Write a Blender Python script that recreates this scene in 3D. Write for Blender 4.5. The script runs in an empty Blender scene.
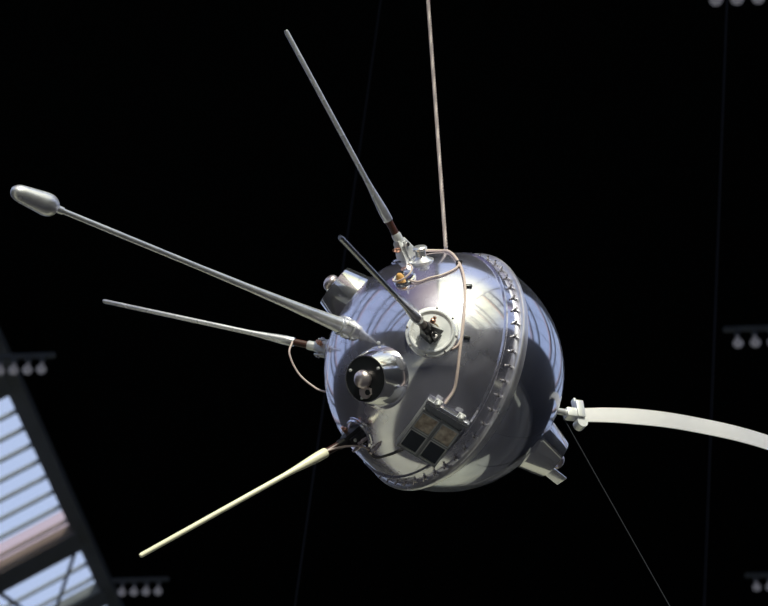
import bpy, bmesh, math, random
from mathutils import Vector, Matrix, Quaternion
random.seed(4)
sc = bpy.context.scene
COL = sc.collection
PI = math.pi

# ------------------------------------------------------------------ camera
cam_d = bpy.data.cameras.new('camera')
cam = bpy.data.objects.new('camera', cam_d)
COL.objects.link(cam)
cam.location = (0, 0, 1.6)
cam.rotation_euler = (math.radians(90 + 34), 0, math.radians(3.9))
cam_d.sensor_width = 36.0
cam_d.lens = 1813.0 * 36.0 / 768.0
cam_d.clip_end = 300
cam_d.dof.use_dof = True
cam_d.dof.focus_distance = 8.75
cam_d.dof.aperture_fstop = 2.5
sc.camera = cam

# ------------------------------------------------------------------ sky and sun
SUN_AZ, SUN_EL = math.radians(164), math.radians(38)      # azimuth from +Y towards +X
SUN_DIR = Vector((math.sin(SUN_AZ) * math.cos(SUN_EL), math.cos(SUN_AZ) * math.cos(SUN_EL), math.sin(SUN_EL)))
world = bpy.data.worlds.new('sky')
sc.world = world
world.use_nodes = True
nt = world.node_tree
nt.nodes.clear()
N = nt.nodes.new
tc = N('ShaderNodeTexCoord')
dot = N('ShaderNodeVectorMath'); dot.operation = 'DOT_PRODUCT'; dot.inputs[1].default_value = SUN_DIR
nrm = N('ShaderNodeVectorMath'); nrm.operation = 'NORMALIZE'
rmp = N('ShaderNodeMapRange'); rmp.interpolation_type = 'SMOOTHSTEP'
rmp.inputs['From Min'].default_value = 0.72; rmp.inputs['From Max'].default_value = 0.97
mix = N('ShaderNodeMix'); mix.data_type = 'RGBA'
SKY = (0.58, 0.67, 0.90, 1)
GLOW = (1.85, 1.76, 1.02, 1)
mix.inputs['A'].default_value = SKY
mix.inputs['B'].default_value = GLOW
bg = N('ShaderNodeBackground'); bg.inputs['Strength'].default_value = 1.0
out = N('ShaderNodeOutputWorld')
L = nt.links.new
L(tc.outputs['Generated'], nrm.inputs[0]); L(nrm.outputs[0], dot.inputs[0])
L(dot.outputs['Value'], rmp.inputs['Value']); L(rmp.outputs[0], mix.inputs['Factor'])
L(mix.outputs['Result'], bg.inputs['Color']); L(bg.outputs[0], out.inputs['Surface'])

sun_d = bpy.data.lights.new('sun', 'SUN')
sun_d.energy = 5.0
sun_d.angle = math.radians(4)
sun_d.color = (1.0, 0.94, 0.72)
sun = bpy.data.objects.new('sun', sun_d)
COL.objects.link(sun)
sun.location = SUN_DIR * 60
sun.rotation_euler = SUN_DIR.to_track_quat('Z', 'Y').to_euler()

vs = sc.view_settings
vs.view_transform = 'Standard'
vs.look = 'None'
vs.gamma = 1.0
vs.exposure = 0.0
vs.use_curve_mapping = False

# ------------------------------------------------------------------ materials
def new_mat(name):
    m = bpy.data.materials.new(name)
    m.use_nodes = True
    return m, m.node_tree, m.node_tree.nodes['Principled BSDF']

def plain(name, col, rough=0.5, metal=0.0, noise=0.0, scale=20.0, spec=0.5):
    m, t, b = new_mat(name)
    b.inputs['Base Color'].default_value = (*col, 1)
    b.inputs['Roughness'].default_value = rough
    b.inputs['Metallic'].default_value = metal
    b.inputs['Specular IOR Level'].default_value = spec
    if noise:
        tcn = t.nodes.new('ShaderNodeTexCoord')
        n = t.nodes.new('ShaderNodeTexNoise'); n.inputs['Scale'].default_value = scale; n.inputs['Detail'].default_value = 5
        r = t.nodes.new('ShaderNodeMix'); r.data_type = 'RGBA'
        r.inputs['A'].default_value = (*[c * (1 - noise) for c in col], 1)
        r.inputs['B'].default_value = (*[min(1, c * (1 + noise)) for c in col], 1)
        t.links.new(tcn.outputs['Object'], n.inputs['Vector'])
        t.links.new(n.outputs['Fac'], r.inputs['Factor'])
        t.links.new(r.outputs['Result'], b.inputs['Base Color'])
    return m

def polished(name, col, rough, haze_rough, haze, bump=0.004, dull=(0.75, 0.75, 0.8)):
    """Hand polished sheet metal: a mirror lobe, a hazy lobe from fine scratches, faint buffing waves."""
    m, t, b = new_mat(name)
    b.inputs['Base Color'].default_value = (*col, 1)
    b.inputs['Metallic'].default_value = 1.0
    tcn = t.nodes.new('ShaderNodeTexCoord')
    n = t.nodes.new('ShaderNodeTexNoise'); n.inputs['Scale'].default_value = 6.0; n.inputs['Detail'].default_value = 3; n.inputs['Roughness'].default_value = 0.55
    t.links.new(tcn.outputs['Object'], n.inputs['Vector'])
    mr = t.nodes.new('ShaderNodeMapRange')
    mr.inputs['From Min'].default_value = 0.3; mr.inputs['From Max'].default_value = 0.7
    mr.inputs['To Min'].default_value = rough * 0.7; mr.inputs['To Max'].default_value = rough * 1.4
    t.links.new(n.outputs['Fac'], mr.inputs['Value']); t.links.new(mr.outputs[0], b.inputs['Roughness'])
    wv = t.nodes.new('ShaderNodeTexNoise'); wv.inputs['Scale'].default_value = 9.0; wv.inputs['Detail'].default_value = 2
    t.links.new(tcn.outputs['Object'], wv.inputs['Vector'])
    bp = t.nodes.new('ShaderNodeBump'); bp.inputs['Strength'].default_value = 0.35; bp.inputs['Distance'].default_value = bump
    t.links.new(wv.outputs['Fac'], bp.inputs['Height']); t.links.new(bp.outputs[0], b.inputs['Normal'])
    h = t.nodes.new('ShaderNodeBsdfPrincipled')
    h.inputs['Base Color'].default_value = (*dull, 1); h.inputs['Metallic'].default_value = 0.95
    h.inputs['Roughness'].default_value = haze_rough
    mx = t.nodes.new('ShaderNodeMixShader')
    # scratches vary the share of haze
    hz = t.nodes.new('ShaderNodeMapRange')
    hz.inputs['From Min'].default_value = 0.3; hz.inputs['From Max'].default_value = 0.7
    hz.inputs['To Min'].default_value = haze * 0.6; hz.inputs['To Max'].default_value = haze * 1.4
    t.links.new(n.outputs['Fac'], hz.inputs['Value']); t.links.new(hz.outputs[0], mx.inputs['Fac'])
    t.links.new(b.outputs[0], mx.inputs[1]); t.links.new(h.outputs[0], mx.inputs[2])
    o = t.nodes['Material Output']
    t.links.new(mx.outputs[0], o.inputs['Surface'])
    return m

M = {}
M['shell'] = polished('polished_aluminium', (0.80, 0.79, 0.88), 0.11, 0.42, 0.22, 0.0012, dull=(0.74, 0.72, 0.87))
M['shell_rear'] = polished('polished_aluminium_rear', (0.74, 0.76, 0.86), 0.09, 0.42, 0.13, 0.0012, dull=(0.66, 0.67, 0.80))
M['flange'] = polished('flange_aluminium', (0.84, 0.84, 0.90), 0.20, 0.55, 0.40, 0.001, (0.80, 0.78, 0.86))
M['cone'] = polished('spun_aluminium', (0.84, 0.83, 0.87), 0.09, 0.45, 0.12, 0.0006)
M['steel'] = polished('drawn_steel', (0.88, 0.88, 0.91), 0.18, 0.5, 0.50, 0.0004, (0.90, 0.90, 0.92))
M['rod'] = polished('satin_rod', (0.80, 0.80, 0.86), 0.26, 0.5, 0.50, 0.0003, (0.84, 0.84, 0.90))
M['rod_dark_refl'] = polished('dark_reflecting_rod', (0.42, 0.42, 0.44), 0.16, 0.4, 0.15, 0.0003, (0.4, 0.4, 0.42))  # the dark hall this rod reflects is put into its colour
M['rod_cream_lit'] = plain('cream_lit_rod', (0.92, 0.89, 0.68), 0.35, 0.0, 0.04, 40)  # cream colour stands for warm light reflected by the lower rod
M['white_metal'] = plain('pale_cast_metal', (0.80, 0.80, 0.82), 0.35, 0.6, 0.1, 60)
M['port'] = polished('port_plate_lit', (0.90, 0.90, 0.93), 0.30, 0.7, 0.65, 0.0003, (0.92, 0.92, 0.95))  # near-white diffuse colour stands for the skylight's reflection
M['port'].node_tree.nodes['Principled BSDF.001'].inputs['Metallic'].default_value = 0.1
M['egg'] = polished('satin_aluminium', (0.84, 0.82, 0.86), 0.24, 0.55, 0.5, 0.0006)
M['bolt'] = plain('bolt_steel', (0.62, 0.58, 0.58), 0.25, 1.0)
M['black'] = plain('black_enamel', (0.008, 0.010, 0.013), 0.35, 0.0)
M['dark_metal'] = plain('blackened_metal', (0.06, 0.06, 0.065), 0.35, 0.7, 0.3, 80)
M['pink_metal'] = plain('rosy_steel', (0.78, 0.68, 0.70), 0.30, 0.9, 0.1, 80)
M['brown'] = plain('brown_insulator', (0.055, 0.019, 0.014), 0.35, 0.0, 0.3, 60)
M['red'] = plain('red_sealant', (0.30, 0.05, 0.04), 0.4)
M['copper'] = plain('copper', (0.75, 0.40, 0.28), 0.3, 1.0)
M['tan'] = plain('tan_fibre_plate', (0.22, 0.18, 0.12), 0.55, 0.0, 0.25, 60)
M['amber'] = plain('amber_cap', (0.75, 0.42, 0.14), 0.3)
M['wire'] = plain('pink_cream_wire', (0.66, 0.53, 0.50), 0.45, 0.0, 0.12, 120)
M['dark_wire'] = plain('dark_lacing_wire', (0.10, 0.09, 0.09), 0.5)
M['frame'] = plain('panel_frame_metal', (0.42, 0.43, 0.46), 0.35, 0.7, 0.2, 50)
M['rail'] = polished('panel_rail', (0.80, 0.80, 0.86), 0.18, 0.5, 0.2, 0.0005)
M['glass_dark'] = plain('dark_cell', (0.055, 0.062, 0.08), 0.25)
M['tape'] = plain('bare_steel_tape', (0.72, 0.70, 0.74), 0.38, 0.55, 0.06, 14)
M['rope'] = plain('steel_rope', (0.40, 0.34, 0.34), 0.55, 0.3, 0.3, 160)
M['thin_wire'] = plain('thin_dark_wire', (0.018, 0.02, 0.025), 0.8, 0.0, spec=0.1)
M['far_wire'] = plain('far_wire', (0.0022, 0.0026, 0.0045), 0.9, spec=0.0)

def brass_cell():
    m, t, b = new_mat('tarnished_brass_cell')
    tcn = t.nodes.new('ShaderNodeTexCoord')
    n = t.nodes.new('ShaderNodeTexNoise'); n.inputs['Scale'].default_value = 28; n.inputs['Detail'].default_value = 4
    cr = t.nodes.new('ShaderNodeValToRGB')
    cr.color_ramp.elements[0].position = 0.35; cr.color_ramp.elements[0].color = (0.45, 0.33, 0.25, 1)
    cr.color_ramp.elements[1].position = 0.65; cr.color_ramp.elements[1].color = (1.0, 0.88, 0.74, 1)
    t.links.new(tcn.outputs['Object'], n.inputs['Vector']); t.links.new(n.outputs['Fac'], cr.inputs['Fac'])
    t.links.new(cr.outputs['Color'], b.inputs['Base Color'])
    b.inputs['Metallic'].default_value = 0.2; b.inputs['Roughness'].default_value = 0.4
    return m
M['brass'] = brass_cell()

M['dark_ceiling'] = plain('black_painted_ceiling', (0.004, 0.0045, 0.005), 0.9, 0, 0, spec=0.0)
M['beam'] = plain('grey_painted_beam', (0.11, 0.12, 0.14), 0.7, 0, 0.2, 2, spec=0.2)
M['pale_beam'] = plain('pale_plaster_rib', (0.72, 0.60, 0.60), 0.8)
M['bar_frame'] = plain('glazing_bar_paint', (0.16, 0.18, 0.23), 0.6)
M['wall'] = plain('dark_hall_wall', (0.05, 0.05, 0.058), 0.8, 0, 0.3, 0.4)
M['floor_patch'] = plain('added_dark_floor', (0.03, 0.03, 0.036), 0.95, 0, 0.3, 3)  # for the added dark floor areas

def stone_floor():
    m, t, b = new_mat('pale_stone_floor')
    tcn = t.nodes.new('ShaderNodeTexCoord')
    br = t.nodes.new('ShaderNodeTexBrick'); br.inputs['Scale'].default_value = 0.8
    br.inputs['Color1'].default_value = (0.50, 0.49, 0.39, 1); br.inputs['Color2'].default_value = (0.45, 0.45, 0.36, 1)
    br.inputs['Mortar'].default_value = (0.25, 0.25, 0.22, 1); br.inputs['Mortar Size'].default_value = 0.01
    t.links.new(tcn.outputs['Object'], br.inputs['Vector']); t.links.new(br.outputs['Color'], b.inputs['Base Color'])
    b.inputs['Roughness'].default_value = 0.4
    return m
M['floor'] = stone_floor()

def pane_glass():
    m, t, b = new_mat('window_glass')
    b.inputs['Base Color'].default_value = (0.8, 0.85, 0.9, 1); b.inputs['Roughness'].default_value = 0.05
    tr = t.nodes.new('ShaderNodeBsdfTransparent'); tr.inputs['Color'].default_value = (0.93, 0.96, 1.0, 1)
    mx = t.nodes.new('ShaderNodeMixShader'); mx.inputs['Fac'].default_value = 0.06
    t.links.new(tr.outputs[0], mx.inputs[1]); t.links.new(b.outputs[0], mx.inputs[2])
    t.links.new(mx.outputs[0], t.nodes['Material Output'].inputs['Surface'])
    return m
M['glass'] = pane_glass()
M['added_smoked_glass'] = pane_glass()  # tint for the added roof light, lavender in reflections
M['added_smoked_glass'].name = 'added_smoked_window_glass'
M['added_smoked_glass'].node_tree.nodes['Transparent BSDF'].inputs['Color'].default_value = (0.44, 0.39, 0.50, 1)
M['rosy_glass'] = pane_glass()
M['rosy_glass'].name = 'rosy_window_glass'
M['rosy_glass'].node_tree.nodes['Transparent BSDF'].inputs['Color'].default_value = (1.0, 0.86, 0.82, 1)

def lamp_mat():
    m, t, b = new_mat('opal_lamp')
    b.inputs['Base Color'].default_value = (0.2, 0.2, 0.22, 1)
    b.inputs['Emission Color'].default_value = (0.85, 0.85, 1.0, 1)
    b.inputs['Emission Strength'].default_value = 0.085
    return m
M['lamp'] = lamp_mat()

# ------------------------------------------------------------------ mesh helpers
def tag(o, label=None, cat=None, group=None, kind=None):
    if label: o['label'] = label
    if cat: o['category'] = cat
    if group: o['group'] = group
    if kind: o['kind'] = kind
    return o

def obj(name, bm, mat, parent=None, matrix=None, smooth=32):
    """Link a bmesh as one mesh object."""
    bmesh.ops.recalc_face_normals(bm, faces=bm.faces)
    me = bpy.data.meshes.new(name)
    bm.to_mesh(me); bm.free()
    me.materials.append(mat)
    if smooth:
        for p in me.polygons: p.use_smooth = True
        me.set_sharp_from_angle(angle=math.radians(smooth))
    o = bpy.data.objects.new(name, me)
    COL.objects.link(o)
    if parent: o.parent = parent
    if matrix is not None: o.matrix_local = matrix
    return o

def empty(name, matrix=None, parent=None):
    o = bpy.data.objects.new(name, None)
    o.empty_display_size = 0.1
    COL.objects.link(o)
    if parent: o.parent = parent
    if matrix is not None: o.matrix_local = matrix
    return o

def axis_matrix(origin, z, xref=Vector((0, 0, 1))):
    z = Vector(z).normalized(); xref = Vector(xref)
    x = xref - z * xref.dot(z)
    if x.length < 1e-5:
        xref = Vector((1, 0, 0)); x = xref - z * xref.dot(z)
    x.normalize(); y = z.cross(x)
    m = Matrix((x, y, z)).transposed().to_4x4()
    m.translation = Vector(origin)
    return m

def add_rev(bm, prof, seg=48, mat=None, close=False):
    """Revolve (r, z) pairs about Z; r = 0 makes a pole."""
    rings = []
    for r, z in prof:
        if r < 1e-7: rings.append([bm.verts.new((0, 0, z))])
        else: rings.append([bm.verts.new((r * math.cos(2 * PI * k / seg), r * math.sin(2 * PI * k / seg), z)) for k in range(seg)])
    pairs = list(zip(rings, rings[1:])) + ([(rings[-1], rings[0])] if close else [])
    for a, b in pairs:
        for k in range(seg):
            k2 = (k + 1) % seg
            if len(a) == 1 and len(b) == 1: continue
            if len(a) == 1: bm.faces.new((a[0], b[k], b[k2]))
            elif len(b) == 1: bm.faces.new((a[k], a[k2], b[0]))
            else: bm.faces.new((a[k], a[k2], b[k2], b[k]))
    if mat is not None:
        vs_ = [v for r in rings for v in r]
        bmesh.ops.transform(bm, matrix=mat, verts=vs_)
    return bm

def rev(prof, seg=48, mat=None, close=False):
    return add_rev(bmesh.new(), prof, seg, mat, close)

def add_box(bm, size, mat=None, taper=(1, 1), bevel=0.0):
    sx, sy, sz = [s / 2 for s in size]
    vs_ = []
    for z, f in ((-sz, (1, 1)), (sz, taper)):
        for x, y in ((-1, -1), (1, -1), (1, 1), (-1, 1)):
            vs_.append(bm.verts.new((x * sx * f[0], y * sy * f[1], z)))
    fs = [(3, 2, 1, 0), (4, 5, 6, 7), (0, 1, 5, 4), (1, 2, 6, 5), (2, 3, 7, 6), (3, 0, 4, 7)]
    faces = [bm.faces.new([vs_[i] for i in f]) for f in fs]
    if bevel:
        es = list({e for f in faces for e in f.edges})
        r = bmesh.ops.bevel(bm, geom=es, offset=bevel, segments=2, affect='EDGES', profile=0.6)
        vs_ = list({v for f in r['faces'] for v in f.verts} | {v for v in vs_ if v.is_valid})
        seen = set(vs_)
        stack = list(vs_)
        while stack:
            v = stack.pop()
            for e in v.link_edges:
                w = e.other_vert(v)
                if w not in seen: seen.add(w); stack.append(w)
        vs_ = list(seen)
    if mat is not None: bmesh.ops.transform(bm, matrix=mat, verts=vs_)
    return bm

def box(size, mat=None, taper=(1, 1), bevel=0.0):
    return add_box(bmesh.new(), size, mat, taper, bevel)

def smooth_path(pts, n=8):
    P = [Vector(p) for p in pts]
    if len(P) < 3: return P
    P = [P[0] * 2 - P[1]] + P + [P[-1] * 2 - P[-2]]
    o = []
    for i in range(1, len(P) - 2):
        a, b, c, d = P[i - 1:i + 3]
        for k in range(n):
            t = k / n
            o.append(0.5 * ((2 * b) + (c - a) * t + (2 * a - 5 * b + 4 * c - d) * t * t + (3 * b - a - 3 * c + d) * t ** 3))
    o.append(P[-2])
    return o

def add_tube(bm, pts, rad, seg=10):
    """Tube along a path, rad a number or one per point; ends capped."""
    P = [Vector(p) for p in pts]
    R = rad if isinstance(rad, (list, tuple)) else [rad] * len(P)
    t0 = (P[1] - P[0]).normalized()
    x = t0.orthogonal().normalized()
    rings = []
    for i, p in enumerate(P):
        t = (P[min(i + 1, len(P) - 1)] - P[max(i - 1, 0)]).normalized()
        x = (x - t * x.dot(t)).normalized()
        y = t.cross(x)
        rings.append([bm.verts.new(p + (x * math.cos(2 * PI * k / seg) + y * math.sin(2 * PI * k / seg)) * R[i]) for k in range(seg)])
    for a, b in zip(rings, rings[1:]):
        for k in range(seg):
            bm.faces.new((a[k], a[(k + 1) % seg], b[(k + 1) % seg], b[k]))
    bm.faces.new(rings[0][::-1]); bm.faces.new(rings[-1])
    return bm

def tube(pts, rad, seg=10): return add_tube(bmesh.new(), pts, rad, seg)

# ------------------------------------------------------------------ the hall
CEIL = 24.0
EX = 11.38                     # edge of the dark ceiling, both sides
Y0, Y1 = -34.0, 64.0
SL = math.radians(30)          # slope of the side glazing
GLEN = 16.0                    # length of the glazing down the slope
OX = EX + GLEN * math.cos(SL)  # foot of the glazing
OZ = CEIL - GLEN * math.sin(SL)
LX0, LX1, LY0, LY1 = -0.6, EX, -32.0, 9.0     # roof light in the ceiling behind the viewer

nw = n_trim = 1
def T(x, y, z): return Matrix.Translation((x, y, z))
def struct(name, bm, mat, parent=None, smooth=0):
    o = obj(name, bm, mat, parent, smooth=smooth)
    if parent is None: o['kind'] = 'structure'
    return o

struct('floor', box((2 * OX + 1, Y1 - Y0 + 1, 0.3), T(0, (Y0 + Y1) / 2, -0.15)), M['floor'])
for x0, x1, y0, y1 in ((-5.8, 12.6, Y0, 13.0), (4.0, OX, 13.0, Y1), (-OX, -11.5, -4.0, Y1), (14.2, OX, Y0, 13.0), (12.6, 14.2, Y0, 1.0), (12.6, 14.2, 10.0, 13.0)):
    struct('floor_added_patch', box((x1 - x0, y1 - y0, 0.03), T((x0 + x1) / 2, (y0 + y1) / 2, 0.015)), M['floor_patch'])  # unseen dark areas, added to shape the floor's reflection in the sphere
cb = bmesh.new()
add_box(cb, (2 * EX, Y1 - LY1, 0.4), T(0, (Y1 + LY1) / 2, CEIL + 0.2))
add_box(cb, (2 * EX, LY0 - Y0, 0.4), T(0, (LY0 + Y0) / 2, CEIL + 0.2))
add_box(cb, (0.6, LY1 - LY0, 0.4), T(LX0 - 0.3, (LY1 + LY0) / 2, CEIL + 0.2))
struct('ceiling', cb, M['dark_ceiling'])
for s, nm in ((-1, 'left'), (1, 'right')):
    struct('wall_' + nm, box((0.4, Y1 - Y0, OZ), T(s * (OX + 0.2), (Y0 + Y1) / 2, OZ / 2)), M['wall'])
for y, nm in ((Y0 - 0.2, 'back'), (Y1 + 0.2, 'front')):
    if nm == 'back': continue
    w = bmesh.new()
    p = [(-OX, 0), (OX, 0), (OX, OZ), (EX, CEIL), (-EX, CEIL), (-OX, OZ)]
    a = [w.verts.new((x, y - 0.2, z)) for x, z in p]; b = [w.verts.new((x, y + 0.2, z)) for x, z in p]
    w.faces.new(a); w.faces.new(b[::-1])
    for i in range(6): w.faces.new((a[i], a[(i + 1) % 6], b[(i + 1) % 6], b[i]))
    struct('wall_' + nm, w, M['wall'])
# the back wall has a tall window right of its middle
BX0, BX1, BZ0, BZ1 = -0.6, 14.0, 6.0, 22.6
w = bmesh.new()
yk = Y0 - 0.2
add_box(w, (BX0 + OX, 0.4, OZ), T((BX0 - OX) / 2, yk, OZ / 2))
add_box(w, (OX - BX1, 0.4, OZ), T((BX1 + OX) / 2, yk, OZ / 2))
add_box(w, (BX1 - BX0, 0.4, BZ0), T((BX0 + BX1) / 2, yk, BZ0 / 2))
def prism(bm, p):
    a = [bm.verts.new((x, yk - 0.2, z)) for x, z in p]; b = [bm.verts.new((x, yk + 0.2, z)) for x, z in p]
    bm.faces.new(a); bm.faces.new(b[::-1])
    for i in range(len(p)): bm.faces.new((a[i], a[(i + 1) % len(p)], b[(i + 1) % len(p)], b[i]))
prism(w, [(-OX, OZ), (BX0, OZ), (BX0, CEIL), (-EX, CEIL)])
prism(w, [(BX1, OZ), (OX, OZ), (BX1, CEIL - (BX1 - EX) * math.tan(SL))])
prism(w, [(BX0, BZ1), (BX1, BZ1), (EX, CEIL), (BX0, CEIL)])
struct('wall_back', w, M['wall'])
fr = bmesh.new()
for i in range(4): add_box(fr, (0.2, 0.2, BZ1 - BZ0), T(BX0 + (BX1 - BX0) * i / 3, yk, (BZ0 + BZ1) / 2))
for i in range(4): add_box(fr, (BX1 - BX0, 0.2, 0.2), T((BX0 + BX1) / 2, yk, BZ0 + (BZ1 - BZ0) * i / 3))
struct('glass_pane', box((BX1 - BX0, 0.02, BZ1 - BZ0), T((BX0 + BX1) / 2, yk, (BZ0 + BZ1) / 2)), M['glass'], struct('window_%d' % nw, fr, M['bar_frame']))
nw += 1
# grey edge beams under the rim of the dark ceiling
for s in (-1, 1):
    struct('trim_%d' % n_trim, box((0.42, Y1 - Y0, 0.2), T(s * (EX - 0.21), (Y0 + Y1) / 2, CEIL - 0.1)), M['beam']); n_trim += 1

# side glazing: bays between sloping ribs
PER = 0.53 * 22.4
ribs = []
yb = 1.952 * 22.4
ribs_y = sorted([yb + k * PER for k in range(-7, 3)] + [yb + 0.162 * 22.4 + k * PER for k in range(-7, 3)])
ribs_y = [y for y in ribs_y if Y0 + 1 < y < Y1 - 0.5]
def slope_mat(s, y, d, up=0.0):
    """Frame at distance d down the slope: x down the slope, y along the hall, z out of the roof."""
    x = Vector((s * math.cos(SL), 0, -math.sin(SL)))
    z = Vector((s * math.sin(SL), 0, math.cos(SL)))
    yv = z.cross(x)
    m = Matrix((x, yv, z)).transposed().to_4x4()
    m.translation = Vector((s * EX, y, CEIL)) + x * d + z * up
    return m
for s in (-1, 1):
    for i, y in enumerate(ribs_y):
        t = bmesh.new()
        add_box(t, (GLEN, 0.95, 0.35), slope_mat(s, y, GLEN / 2, -0.1))
        struct('trim_%d' % n_trim, t, M['beam']); n_trim += 1
    ys = [Y0] + ribs_y + [Y1]
    for ya, yc in zip(ys, ys[1:]):
        L_ = yc - ya
        fr = bmesh.new()
        n = max(1, round(L_ / 0.84))
        for k in range(1, n):
            add_box(fr, (GLEN, 0.10, 0.08), slope_mat(s, ya + L_ * k / n, GLEN / 2, 0.0))
        for d in (5.3, 10.6, GLEN - 0.1):
            add_box(fr, (0.14, L_, 0.14), slope_mat(s, (ya + yc) / 2, d, -0.08))
        w = struct('window_%d' % nw, fr, M['bar_frame']); nw += 1
        g = bmesh.new()
        pale = 1.3 if any(abs(yc - (yb + k * PER)) < 0.1 for k in range(-7, 3)) else 0.0     # a row of rosy frosted panes beside each main rib
        add_box(g, (GLEN, L_ - pale, 0.02), slope_mat(s, (ya + yc - pale) / 2, GLEN / 2, 0.06))
        struct('glass_pane', g, M['glass'], w)
        if pale:
            struct('rosy_pane', box((GLEN, pale, 0.02), slope_mat(s, yc - pale / 2, GLEN / 2, 0.06)), M['rosy_glass'], w)
    # thin brace rods of the truss, crossing just under the glazing
    for y in [r for r in ribs_y if abs((r - yb) / PER - round((r - yb) / PER)) < 0.02]:
        t = bmesh.new()
        def sp(d, yy): return slope_mat(s, yy, d, -0.45).translation
        for d0 in (0.3, 3.2):
            add_tube(t, [sp(d0, y + 0.2), sp(d0 + 1.5, y + 3.3)], 0.05, 6)
            add_tube(t, [sp(d0 + 2.2, y + 0.2), sp(d0 + 1.5, y + 3.3)], 0.06, 6)
        add_tube(t, [sp(2.0, y - 2.2), sp(3.2, y - 0.4)], 0.06, 6)
        struct('trim_%d' % n_trim, t, M['beam']); n_trim += 1
# roof light behind the viewer
fr = bmesh.new()
k = LX0
for i in range(4):
    add_box(fr, (0.10, LY1 - LY0, 0.3), T(LX0 + (LX1 - LX0) * i / 3, (LY0 + LY1) / 2, CEIL + 0.15))
for i in range(5):
    add_box(fr, (LX1 - LX0, 0.12, 0.3), T((LX0 + LX1) / 2, LY0 + (LY1 - LY0) * i / 4, CEIL + 0.15))
w = struct('window_%d' % nw, fr, M['bar_frame'])
struct('glass_pane', box((LX1 - LX0, LY1 - LY0, 0.02), T((LX0 + LX1) / 2, (LY0 + LY1) / 2, CEIL + 0.32)), M['glass'], w)

# added roof light, unseen: tinted panes give the sphere a lavender reflection
SX0, SX1 = -EX, LX0 - 0.6
fr = bmesh.new()
for i in range(5):
    add_box(fr, (SX1 - SX0, 0.12, 0.3), T((SX0 + SX1) / 2, LY0 + (LY1 - LY0) * i / 4, CEIL + 0.15))
w = struct('window_%d' % (nw + 1), fr, M['bar_frame'])
struct('added_smoked_pane', box((SX1 - SX0, LY1 - LY0, 0.02), T((SX0 + SX1) / 2, (LY0 + LY1) / 2, CEIL + 0.32)), M['added_smoked_glass'], w)

# ------------------------------------------------------------------ lamp bars under the ceiling
def lamp_bulb():
    b = bmesh.new()
    prof = [(0.0, -0.105)]
    for i in range(1, 12):
        a = -PI / 2 + PI * 0.82 * i / 11
        prof.append((0.11 * math.cos(a), 0.105 * math.sin(a)))
    prof += [(0.03, 0.10), (0.03, 0.17), (0.0, 0.17)]
    return add_rev(b, prof, 20)
bulb_me = None
def lamp_bar(x, y, pitch, label, z=22.7):
    global bulb_me
    root = empty('ceiling_lamp_bar', T(x, y, z))
    tag(root, label, 'ceiling lamp', 'lamp bars under the dark ceiling')
    Lb = pitch * 3 + 0.55
    b = box((Lb, 0.10, 0.10), T(pitch * 1.5, 0, 0.36), bevel=0.012)
    for k in range(4): add_box(b, (0.10, 0.10, 0.14), T(pitch * k, 0, 0.24), bevel=0.01)
    obj('bar', b, M['beam'], root, smooth=0)
    for xx in (0.25, pitch * 3 - 0.25):
        obj('hanger', tube([(xx, 0, 0.4), (xx, 0, CEIL - z + 0.02)], 0.02, 8), M['far_wire'], root)
    for k in range(4):
        if bulb_me is None:
            o = obj('lamp', lamp_bulb(), M['lamp'], root, T(pitch * k, 0, 0)); bulb_me = o.data
        else:
            o = bpy.data.objects.new('lamp', bulb_me); COL.objects.link(o); o.parent = root; o.matrix_local = T(pitch * k, 0, 0)
    return root
lamp_bar(-10.76, 33.3, 0.31, 'dim bar of round lamps at left edge, just above the bright glazed roof')
lamp_bar(-10.22, 44.8, 0.333, 'dim bar of four round lamps low at left beside the skylight corner')
lamp_bar(5.37, 33.27, 0.37, 'bar of round lamps at right edge, level with the top of the silver sphere')
lamp_bar(7.02, 45.65, 0.35, 'small bar of round lamps in the bottom right corner')
lamp_bar(4.01, 22.56, 0.35, 'pair of large blurred round lamps cut by the top edge at right')

# ------------------------------------------------------------------ the space probe
U = 0.6                                    # sphere radius in metres; the numbers below are in sphere radii
Rm = Matrix(((0.59384, 0.3293, -0.73411), (-0.65463, -0.33271, -0.6788), (-0.46777, 0.88366, 0.01799)))
root = empty('space_probe', Matrix.Translation((-0.22518, 7.7179, 6.38753)) @ Rm.to_4x4())
tag(root, 'polished silver spherical space probe with rod antennas and long boom, hanging from a cable', 'space probe')

def S(bm):                                 # sphere radii -> metres
    bmesh.ops.scale(bm, vec=(U, U, U), verts=bm.verts)
    return bm
def SM(m):
    m = m.copy(); m.translation = m.translation * U
    return m
def sph(th, phi, r=1.0):
    th, phi = math.radians(th), math.radians(phi)
    return Vector((math.sin(th) * math.cos(phi), math.sin(th) * math.sin(phi), math.cos(th))) * r
def part(name, bm, mat, parent=root, m=None, smooth=32):
    return obj(name, S(bm), mat, parent, SM(m) if m is not None else None, smooth)

# two half shells, the joint ring and its bolts
prof = [(math.sin(math.radians(t)), math.cos(math.radians(t))) for t in [0] + list(range(1, 79, 1))] 
prof[0] = (0.0, 1.0)
zc = math.cos(math.radians(78))
prof += [(0.985, 0.205), (0.996, 0.200), (0.999, 0.188), (0.992, 0.178), (0.992, 0.07), (0.0, 0.07)]
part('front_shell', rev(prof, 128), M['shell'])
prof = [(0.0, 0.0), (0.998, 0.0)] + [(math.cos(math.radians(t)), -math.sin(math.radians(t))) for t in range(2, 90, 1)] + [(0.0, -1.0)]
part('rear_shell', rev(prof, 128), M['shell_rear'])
prof = [(0.94, 0.068), (1.006, 0.072), (1.034, 0.068), (1.046, 0.058), (1.050, 0.044), (1.046, 0.028), (1.030, 0.018), (1.012, 0.014), (1.012, -0.02), (1.006, -0.028), (0.94, -0.028)]
ring = part('flange_ring', rev(prof, 160, close=True), M['flange'])
ring['label'] = 'raised bright joint ring'
bb = bmesh.new()
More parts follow.
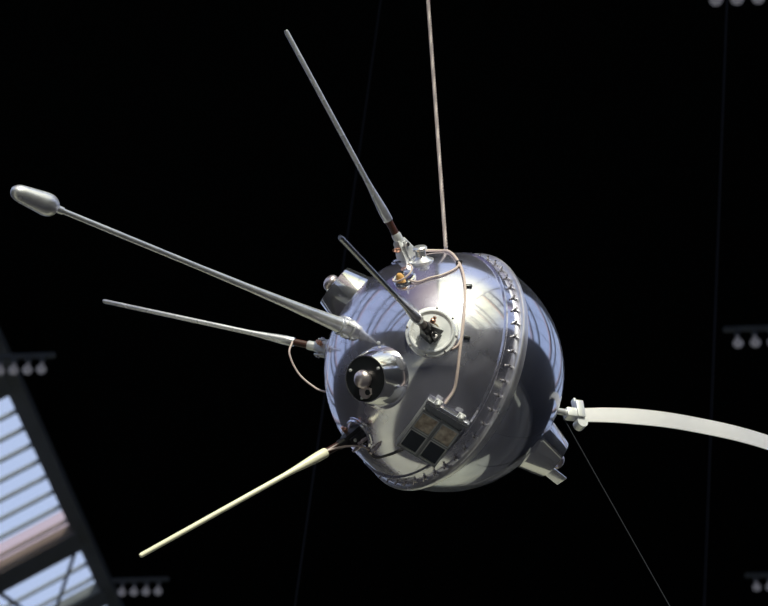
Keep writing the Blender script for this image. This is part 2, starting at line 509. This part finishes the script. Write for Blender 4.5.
add_rev(bb, [(0.0, 0.0), (0.009, 0.0), (0.009, 0.022), (0.007, 0.026), (0.0, 0.026)], 6)
add_rev(bb, [(0.0, -0.012), (0.014, -0.012), (0.014, 0.0), (0.0, 0.0)], 12)
S(bb)
bolt0 = None
for k in range(50):
    a = math.radians(2.7 + 7.2 * k)
    p = Vector((1.004 * math.cos(a), 1.004 * math.sin(a), 0.105))
    m = SM(axis_matrix(p, Vector((math.cos(a), math.sin(a), 0.35)), Vector((0, 0, 1))))
    if bolt0 is None:
        bolt0 = obj('flange_bolt', bb, M['bolt'], ring, m); o = bolt0
    else:
        o = bolt0.copy(); COL.objects.link(o); o.parent = ring; o.matrix_local = m
# a little clamp lug under every bolt reaches from the ring over the front shell
lug0 = None
for k in range(50):
    a = math.radians(2.7 + 7.2 * k)
    p = Vector((0.999 * math.cos(a), 0.999 * math.sin(a), 0.095))
    m = SM(axis_matrix(p, Vector((math.cos(a), math.sin(a), 0.0)), Vector((0, 0, 1))))
    if lug0 is None:
        lug0 = part('clamp_lug', box((0.050, 0.015, 0.014), bevel=0.003), M['flange'], ring); lug0.matrix_local = m
    else:
        o = lug0.copy(); COL.objects.link(o); o.parent = ring; o.matrix_local = m

# boom with the egg-shaped magnetometer at its tip
b0, b1 = Vector((0.0, 0.0, 0.98)), Vector((0.0, -0.097, 4.05))
bm_ = axis_matrix(b0, b1 - b0)
LB = (b1 - b0).length
prof = [(0.0, 0.05), (0.068, 0.05), (0.070, 0.12), (0.062, 0.16), (0.054, 0.30), (0.040, 0.62), (0.029, 1.0), (0.0225, 1.45), (0.0215, 2.2), (0.0205, LB - 0.40), (0.0, LB - 0.40)]
boom = part('boom', rev(prof, 32), M['steel'], m=bm_)
boom['label'] = 'long tapering steel boom'
nut = rev([(0.0, 0.0), (0.082, 0.0), (0.082, 0.03), (0.074, 0.04), (0.074, 0.095), (0.080, 0.10), (0.080, 0.125), (0.072, 0.13), (0.0, 0.13)], 24)
part('collar_nut', nut, M['steel'], boom, smooth=20)
for a in (20, 110, 200, 290):
    q = Vector((0.080 * math.cos(math.radians(a)), 0.080 * math.sin(math.radians(a)), 0.060))
    part('lug', box((0.02, 0.035, 0.07), axis_matrix(q, (0, 0, 1), q), bevel=0.004), M['steel'], boom)
LE = 0.385
# a blunt egg: fat near the boom, narrower at the nose
def egg_r(t):
    base = 0.098 + (0.056 - 0.098) * t
    if t < 0.30: base *= math.sqrt(max(0, 1 - ((0.30 - t) / 0.30) ** 2))
    if t > 0.80: base *= math.sqrt(max(0, 1 - ((t - 0.80) / 0.20) ** 2))
    return base
eg = [(0.0, LB - LE)] + [(max(0.022, egg_r(t)), LB - LE + LE * t) for t in [0.005, 0.015, 0.03, 0.05, 0.08, 0.11, 0.15, 0.19, 0.24, 0.3, 0.4, 0.5, 0.6, 0.7, 0.78, 0.84, 0.89, 0.93, 0.96, 0.98]] + [(0.0, LB)]
mag = part('magnetometer', rev(eg, 40), M['egg'], m=bm_)
mag['label'] = 'polished egg-shaped sensor at the tip of the boom'
part('ferrule', rev([(0, LB - LE - 0.04), (0.027, LB - LE - 0.04), (0.030, LB - LE + 0.03), (0.0, LB - LE + 0.03)], 20), M['steel'], mag)

# four rod antennas with their ports
rods = [  # base on the shell, tip
    ((-0.055, 0.777, 0.660), (-0.197, 2.048, 2.316), 'M', 'upper rod antenna'),
    ((-0.744, -0.072, 0.664), (-2.22, -0.208, 2.152), 'M', 'left rod antenna'),
    ((0.713, 0.084, 0.696), (1.904, 0.148, 2.425), 'M', 'short-looking rod antenna pointing at the viewer'),
    ((0.057, -0.766, 0.64), (0.033, -2.25, 2.126), 'M', 'lower rod antenna, cream for warm reflected light'),
]
def copy_tree(o, parent, m):
    c = o.copy(); COL.objects.link(c); c.parent = parent; c.matrix_local = m
    for ch in o.children:
        d = ch.copy(); COL.objects.link(d); d.parent = c; d.matrix_local = ch.matrix_local
    return c
def make_rod():
    prof = [(0.0, 0.335), (0.038, 0.335), (0.041, 0.345), (0.041, 0.42), (0.039, 0.46), (0.032, 0.56), (0.025, 0.66), (0.0215, 0.75), (0.0195, 2.085), (0.014, 2.1), (0.0, 2.1)]
    r = part('rod_antenna', rev(prof, 24), M['rod'])
    part('insulator', rev([(0, 0.17), (0.031, 0.17), (0.031, 0.35), (0, 0.35)], 20), M['brown'], r)
    bk = bmesh.new()
    add_box(bk, (0.19, 0.14, 0.22), T(0, 0, 0.045), taper=(0.42, 0.5), bevel=0.006)
    add_rev(bk, [(0, 0.14), (0.041, 0.14), (0.041, 0.20), (0.036, 0.215), (0, 0.215)], 16)
    part('bracket', bk, M['white_metal'], r)
    ck = bmesh.new()
    for sy in (-1, 1): add_box(ck, (0.09, 0.014, 0.15), T(0.0, sy * 0.068, 0.06), taper=(0.45, 1), bevel=0.003)
    part('cheek_plate', ck, M['white_metal'], r)
    part('pivot_pin', tube([(0.0, -0.09, 0.10), (0.0, 0.09, 0.10)], 0.016, 12), M['bolt'], r)
    part('terminal', rev([(0, 0), (0.022, 0), (0.022, 0.03), (0.014, 0.035), (0.014, 0.055), (0, 0.055)], 12, axis_matrix((0.065, 0.02, 0.09), (1, 0, 0.5))), M['copper'], r)
    return r
rod0 = None
for i, (b, t, _, lab) in enumerate(rods):
    b, t = Vector(b), Vector(t)
    m = SM(axis_matrix(b, t - b, Vector((0, 0, 1)) if i != 2 else Vector((0.1, 0.7, -0.4))))
    if rod0 is None: rod0 = make_rod(); rod0.matrix_local = m; r = rod0
    else: r = copy_tree(rod0, root, m)
    r['label'] = lab
    if i in (2, 3):                         # these two stand in dark brackets
        for ch in r.children:
            if ch.name.startswith(('bracket', 'cheek_plate')):
                ch.data = ch.data.copy(); ch.data.materials[0] = M['dark_metal']
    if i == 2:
        r.data = r.data.copy(); r.data.materials[0] = M['rod_dark_refl']
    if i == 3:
        r.data = r.data.copy(); r.data.materials[0] = M['rod_cream_lit']
# round ports the antennas stand in
def make_port():
    p = rev([(0.0, 0.012), (0.150, 0.012), (0.158, 0.020), (0.166, 0.028), (0.176, 0.028), (0.184, 0.018), (0.190, 0.010), (0.206, 0.006), (0.210, -0.01), (0.205, -0.05), (0.0, -0.05)], 56)
    o = part('antenna_port', p, M['shell'])
    part('foot_plate', rev([(0, 0.010), (0.075, 0.010), (0.075, 0.032), (0.070, 0.036), (0, 0.036)], 28, T(0.012, 0.0, 0)), M['tan'], o)
    for a in range(8):
        q = Vector((0.198 * math.cos(a * PI / 4), 0.198 * math.sin(a * PI / 4), 0.003))
        part('screw', rev([(0, 0), (0.009, 0), (0.009, 0.010), (0, 0.012)], 8, Matrix.Translation(q)), M['bolt'], o)
    return o
port0 = None
for i, n_ in enumerate([(-0.13, 0.795, 0.605), (-0.744, -0.072, 0.664), (0.709, 0.098, 0.70), (0.057, -0.766, 0.64)]):
    n_ = Vector(n_).normalized()
    m = SM(axis_matrix(n_ * (1.005 if i == 2 else 0.995), n_)) @ Matrix.Scale(1.0 if i == 2 else 0.72, 4)
    if port0 is None: port0 = make_port(); port0.matrix_local = m
    else:
        c = copy_tree(port0, root, m)
        if i == 2:                          # port facing the viewer: skylight reflection put into a paler material
            c.data = c.data.copy(); c.data.materials[0] = M['port']; c['label'] = 'round port with reflected skylight in its pale colour'

# conical ion traps: two on the front half, one on the rear
def make_trap():
    o = part('ion_trap', rev([(0.0, -0.10), (0.262, -0.10), (0.255, -0.045), (0.250, -0.02), (0.190, 0.200), (0.186, 0.206), (0.178, 0.206), (0.176, 0.196), (0.0, 0.196)], 64), M['cone'])
    part('face_plate', rev([(0.0, 0.190), (0.175, 0.190), (0.175, 0.203), (0.0, 0.203)], 48), M['black'], o)
    kp = [(0.0, 0.19), (0.045, 0.19), (0.045, 0.215)] + [(0.074 * math.cos(a), 0.240 + 0.058 * math.sin(a)) for a in [math.radians(x) for x in range(-40, 90, 13)]] + [(0.0, 0.298)]
    kn = part('collector_knob', rev(kp, 32), M['pink_metal'], o); kn['label'] = 'rosy rounded metal knob'
    bk = bmesh.new()
    add_rev(bk, [(0.0, 0.203), (0.050, 0.203), (0.050, 0.220), (0.0, 0.220)], 20, T(-0.105, 0.0, 0))
    add_box(bk, (0.05, 0.11, 0.014), T(-0.10, 0.0, 0.212), bevel=0.003)
    part('terminal_plate', bk, M['pink_metal'], o)
    part('terminal', rev([(0, 0.215), (0.022, 0.215), (0.022, 0.232), (0, 0.232)], 16, T(-0.105, -0.028, 0)), M['black'], o)
    for a in (60, -60, 165):
        part('screw', rev([(0, 0.2), (0.013, 0.2), (0.013, 0.214), (0.008, 0.218), (0, 0.218)], 10, T(0.150 * math.cos(math.radians(a)), 0.150 * math.sin(math.radians(a)), 0)), M['white_metal'], o)
    return o
up = Vector((0.0, 1.0, 0.0))
n_ = sph(32.5, -40)
trap0 = make_trap(); trap0.matrix_local = SM(axis_matrix(n_, n_, (-0.15, 1, 0.25)))
trap0['label'] = 'cone with a black face and rosy knob'
n_ = sph(37, 144.5); copy_tree(trap0, root, SM(axis_matrix(n_ * 0.965, n_, (1, 0.2, 0))))['label'] = 'cone at the upper left limb'
n_ = sph(155, -46)
rear_trap = copy_tree(trap0, root, SM(axis_matrix(n_, n_, (0.9, 0.5, 0.2))))
rear_trap['label'] = 'cone on the rear half'
part('deflector_plate', box((0.13, 0.014, 0.17), T(-0.01, 0.135, 0.275), bevel=0.004), M['rail'], rear_trap)

# four-cell detector panel
pc = Vector((0.735, -0.63, 0.4155)) + Vector((-0.295, -0.356, -0.037)) * 0.08
pu = Vector((0.116, -0.079, -0.334)); pv = Vector((-0.295, -0.356, -0.037))
pn = pv.cross(pu).normalized()
if pn.dot(pc) < 0: pn = -pn
pm = axis_matrix(pc, pn, -pv)             # local x points to the rail end, y across
hw = pu.length / 2; hl = pv.length / 2
body = bmesh.new()
add_box(body, (2 * hl, 2 * hw, 0.10), T(0, 0, -0.06), bevel=0.006)
panel = part('detector_panel', body, M['frame'], m=pm)
panel['label'] = 'rectangular panel of four cells'
gr = bmesh.new()
for x in (-hl + 0.018, 0.0 - 0.02, hl - 0.075): add_box(gr, (0.018, 2 * hw - 0.01, 0.03), T(x, 0, 0.0), bevel=0.003)
for y in (-hw + 0.014, 0.0, hw - 0.014): add_box(gr, (2 * hl - 0.06, 0.018, 0.03), T(-0.025, y, 0.0), bevel=0.003)
part('cell_grid', gr, M['frame'], panel)
cx_ = [(-0.02 - hl + 0.018) / 2, (hl - 0.075 - 0.02) / 2]
cw_ = [(hl - 0.02 - 0.018) - 0.034, (hl - 0.075 + 0.02) - 0.034]
for j in (0, 1):
    for i, y in enumerate((-hw / 2, hw / 2)):
        cell = part('cell', box((cw_[j], hw - 0.042, 0.02), T(cx_[j], y, -0.003), bevel=0.004), M['brass'] if j else M['glass_dark'], panel)
        rim = bmesh.new()
        for sx in (-1, 1): add_box(rim, (0.010, hw - 0.028, 0.026), T(cx_[j] + sx * (cw_[j] + 0.014) / 2, y, 0.004))
        for sy in (-1, 1): add_box(rim, (cw_[j] + 0.02, 0.010, 0.026), T(cx_[j], y + sy * (hw - 0.034) / 2, 0.004))
        part('cell_rim', rim, M['white_metal'], panel)
        cell['label'] = 'tarnished brass cell' if j else 'dark cell'
part('end_rail', box((0.035, 2 * hw + 0.02, 0.06), T(hl + 0.012, 0, -0.02), bevel=0.006), M['rail'], panel)['label'] = 'bright end rail'
for y in (-hw + 0.075, hw - 0.075):
    c = bmesh.new()
    add_rev(c, [(0, -0.02), (0.022, -0.02), (0.022, 0.035), (0.014, 0.045), (0, 0.045)], 12, T(hl + 0.045, y, 0.0))
    add_box(c, (0.05, 0.06, 0.03), T(hl + 0.04, y, -0.015), bevel=0.004)
    part('clamp_screw', c, M['white_metal'], panel)

# mushroom fitting, amber sensor and lifting eye near the top
n_ = sph(48.5, 76)
km = axis_matrix(n_ * 0.985, (0.147, 0.84, 0.64))
part('mushroom_fitting', rev([(0, -0.03), (0.10, -0.03), (0.10, 0.02), (0.066, 0.035), (0.045, 0.055), (0.042, 0.10), (0.060, 0.108), (0.062, 0.125), (0.05, 0.138), (0, 0.142)], 32), M['steel'], m=km)
n_ = sph(35, 62)
sm_ = axis_matrix(n_ * 1.0, n_)
sens = part('amber_sensor', rev([(0, -0.03), (0.095, -0.03), (0.095, 0.012), (0.085, 0.02), (0.065, 0.012), (0, 0.010)], 32), M['cone'], m=sm_)
part('cap', rev([(0, 0.0), (0.034, 0.0), (0.034, 0.05), (0.026, 0.075), (0.012, 0.088), (0, 0.09)], 20, T(0.035, 0.03, 0.0)), M['amber'], sens)['label'] = 'amber cap'
part('socket', rev([(0, 0.0), (0.03, 0.0), (0.03, 0.045), (0, 0.045)], 16, T(0.01, -0.035, 0.0)), M['black'], sens)
lp = [Vector((0.09 * math.cos(a), 0.09 * math.sin(a), 0.03 + 0.05 * math.sin(a * 0.5))) for a in [math.radians(x) for x in range(-30, 211, 15)]]
part('wire_loop', tube(smooth_path(lp, 3), 0.008, 6), M['wire'], sens)
n_ = sph(68.0, 87.5)
em = axis_matrix(n_ * 0.99, n_)
eye = part('lifting_eye', rev([(0, -0.02), (0.035, -0.02), (0.03, 0.012), (0.016, 0.02), (0.014, 0.05), (0, 0.052)], 16), M['pink_metal'], m=em)

# wires over the shell
def wire(name, pts, r=0.0085, mat='wire', parent=root):
    return part(name, tube(smooth_path(pts, 8), r, 8), M[mat], parent)
cab = [(-0.05, 0.905, 0.53)] + [sph(*p, 1.012) for p in ((66.1, 89.7), (66.5, 83), (63.2, 69.2), (61.2, 53.6), (59.8, 39.5), (58.8, 27.3), (58.8, 15.3), (59.9, 1.7), (62.2, -9.3), (64.2, -18.1))] + [(0.835, -0.405, 0.46)]
cab[0] = sph(60, 96, 1.03)
harness = wire('cable_harness', cab, 0.0115)
harness['label'] = 'pinkish cable running over the front shell'
wire('branch_wire', [sph(36, 55, 1.02), sph(39.6, 50, 1.012), sph(45.3, 50.5, 1.012), sph(51.1, 50.9, 1.012), sph(58.2, 55, 1.012), sph(62, 60, 1.012)], 0.0085, 'wire', harness)
wire('branch_wire', [sph(47.5, -5, 1.03), sph(53, -0.4, 1.014), sph(56.4, 0.9, 1.012), sph(58.4, 3.9, 1.012), sph(59.2, 9.3, 1.014), sph(58.8, 14, 1.014)], 0.0095, 'wire', harness)
for th, ph_ in ((61.8, 40.3), (61.5, 9.1), (62.4, 62)):
    n_ = sph(th, ph_)
    part('cable_clip', box((0.05, 0.022, 0.022), axis_matrix(n_ * 1.012, n_, sph(th + 30, ph_)), bevel=0.004), M['dark_metal'], harness)
lw = wire('lacing_wire', [sph(51, -88, 1.06), sph(55.4, -83.2, 1.02), sph(60, -85.4, 1.012), sph(63.8, -83.4, 1.01), sph(63.9, -71.6, 1.01), sph(64.4, -61, 1.02)], 0.007, 'dark_wire')
wire('feed_wire', [(-0.96, -0.10, 0.93), (-0.90, -0.22, 0.95), (-0.80, -0.36, 0.86), (-0.66, -0.44, 0.74), (-0.50, -0.46, 0.715)], 0.008)
wire('feed_wire', [(0.05, -1.06, 0.96), (0.09, -0.97, 0.86), (0.12, -0.90, 0.74), (0.13, -0.86, 0.62), (0.10, -0.86, 0.53)], 0.008)
n_ = sph(22.3, -12.9)
part('rivet', rev([(0, -0.01), (0.016, -0.01), (0.014, 0.008), (0, 0.014)], 12), M['white_metal'], m=axis_matrix(n_, n_))
for pq in ((0.20, -0.86, 0.55), (0.12, -0.80, 0.62), (-0.02, -0.85, 0.56), (-0.02, -0.76, 0.67)):
    n_ = Vector(pq).normalized()
    part('stand_off', rev([(0, -0.01), (0.02, -0.01), (0.02, 0.05), (0.012, 0.06), (0.012, 0.085), (0, 0.085)], 10), M['pink_metal'], m=axis_matrix(n_, n_))

# steel tape antenna at the rear with its clamp
tp = [(0.190, 0.095, -1.30), (0.204, 0.115, -1.367), (0.259, 0.205, -1.614), (0.326, 0.289, -1.888), (0.395, 0.36, -2.167), (0.466, 0.417, -2.459), (0.563, 0.470, -2.796), (0.652, 0.500, -3.123), (0.739, 0.505, -3.451), (0.817, 0.495, -3.772)]
tp = smooth_path(tp, 5)
up_l = Rm.transposed() @ Vector((0, 0, 1))  # straight up, in the probe's own frame
tb = bmesh.new()
rows = []
for i, p in enumerate(tp):
    t = (tp[min(i + 1, len(tp) - 1)] - tp[max(i - 1, 0)]).normalized()
    w_ = (up_l - t * up_l.dot(t)).normalized()
    n_ = t.cross(w_)
    half = 0.058 + 0.020 * min(1.0, i / 14)
    row = []
    for side in (1, -1):
        rr = range(-4, 5) if side == 1 else range(4, -5, -1)
        for k in rr:
            u = k / 4
            row.append(tb.verts.new(p + w_ * (u * half) + n_ * (0.001 * (1 - u * u) * 1.0 + side * 0.0035)))
    rows.append(row)
nv = len(rows[0])
for a, b in zip(rows, rows[1:]):
    for k in range(nv): tb.faces.new((a[k], a[(k + 1) % nv], b[(k + 1) % nv], b[k]))
tb.faces.new(rows[0][::-1]); tb.faces.new(rows[-1])
tape = part('tape_antenna', tb, M['tape'])
tape['label'] = 'broad pale steel tape arching off to the right'
t0 = (tp[3] - tp[0]).normalized()
cm = axis_matrix(tp[1], t0, up_l)           # local z along the tape, x up
cl = bmesh.new()
add_box(cl, (0.085, 0.10, 0.15), T(0, 0, -0.03), bevel=0.01)
add_box(cl, (0.16, 0.05, 0.07), T(0.03, 0.045, 0.02), bevel=0.006)
add_rev(cl, [(0, -0.09), (0.035, -0.09), (0.035, 0.09), (0, 0.09)], 16, T(0, 0, 0.03) @ Matrix.Rotation(PI / 2, 4, 'Y'))
clamp = part('tape_clamp', cl, M['white_metal'], m=cm)
part('tab', box((0.09, 0.06, 0.018), T(0.105, 0.0, 0.0), bevel=0.004), M['white_metal'], clamp)
part('tab', rev([(0, -0.045), (0.05, -0.045), (0.05, 0.045), (0, 0.045)], 20, T(-0.085, 0.0, 0.03) @ Matrix.Rotation(PI / 2, 4, 'X')), M['white_metal'], clamp)
st = bmesh.new()
p0 = Vector((0.13, 0.04, -0.975)); p1 = tp[1]
add_tube(st, [p0, p0.lerp(p1, 0.35), p0.lerp(p1, 1.0)], [0.045, 0.03, 0.030], 14)
part('stub', st, M['white_metal'], clamp, m=cm.inverted())

# ------------------------------------------------------------------ cables outside the probe
def cable(name, a, b, r, mat, label, twist=False):
    a, b = Vector(a), Vector(b)
    d = b - a
    bm = bmesh.new()
    if twist:                               # a laid rope: three strands
        z = d.normalized(); x = z.orthogonal().normalized(); y = z.cross(x)
        n = int(min(d.length, 4.0) / 0.012)
        for s in range(3):
            pts = []
            for i in range(n + 1):
                an = 2 * PI * (i * 0.012 / 0.06 + s / 3)
                pts.append(d.normalized() * (i * 0.012) + (x * math.cos(an) + y * math.sin(an)) * r * 0.5)
            add_tube(bm, pts, r * 0.56, 6)
        if d.length > 4.0: add_tube(bm, [d.normalized() * 3.98, d], r, 8)
    else:
        add_tube(bm, [Vector((0, 0, 0)), d], r, 8)
    o = obj(name, bm, mat, None, Matrix.Translation(a))
    tag(o, label, 'cable')
    return o
cable('suspension_cable', (-0.192, 7.366, 6.892), (-0.865, 7.368, 24.0), 0.0105, M['rope'], 'twisted steel cable rising from the top of the silver sphere', True)
cable('guy_wire', (0.368, 8.154, 6.37), (2.846, 7.431, 0.0), 0.0032, M['thin_wire'], 'thin dark wire slanting down right from below the tape clamp')
cable('hanging_wire', (3.59, 10.03, 24.0), (0.42, 10.23, 0.0), 0.012, M['far_wire'], 'faint dark wire running top to bottom at far right behind the tape')
cable('hanging_wire', (0.37, 11.57, 24.0), (-2.06, 11.16, 0.0), 0.010, M['far_wire'], 'very faint slanting wire behind the lower left antenna')
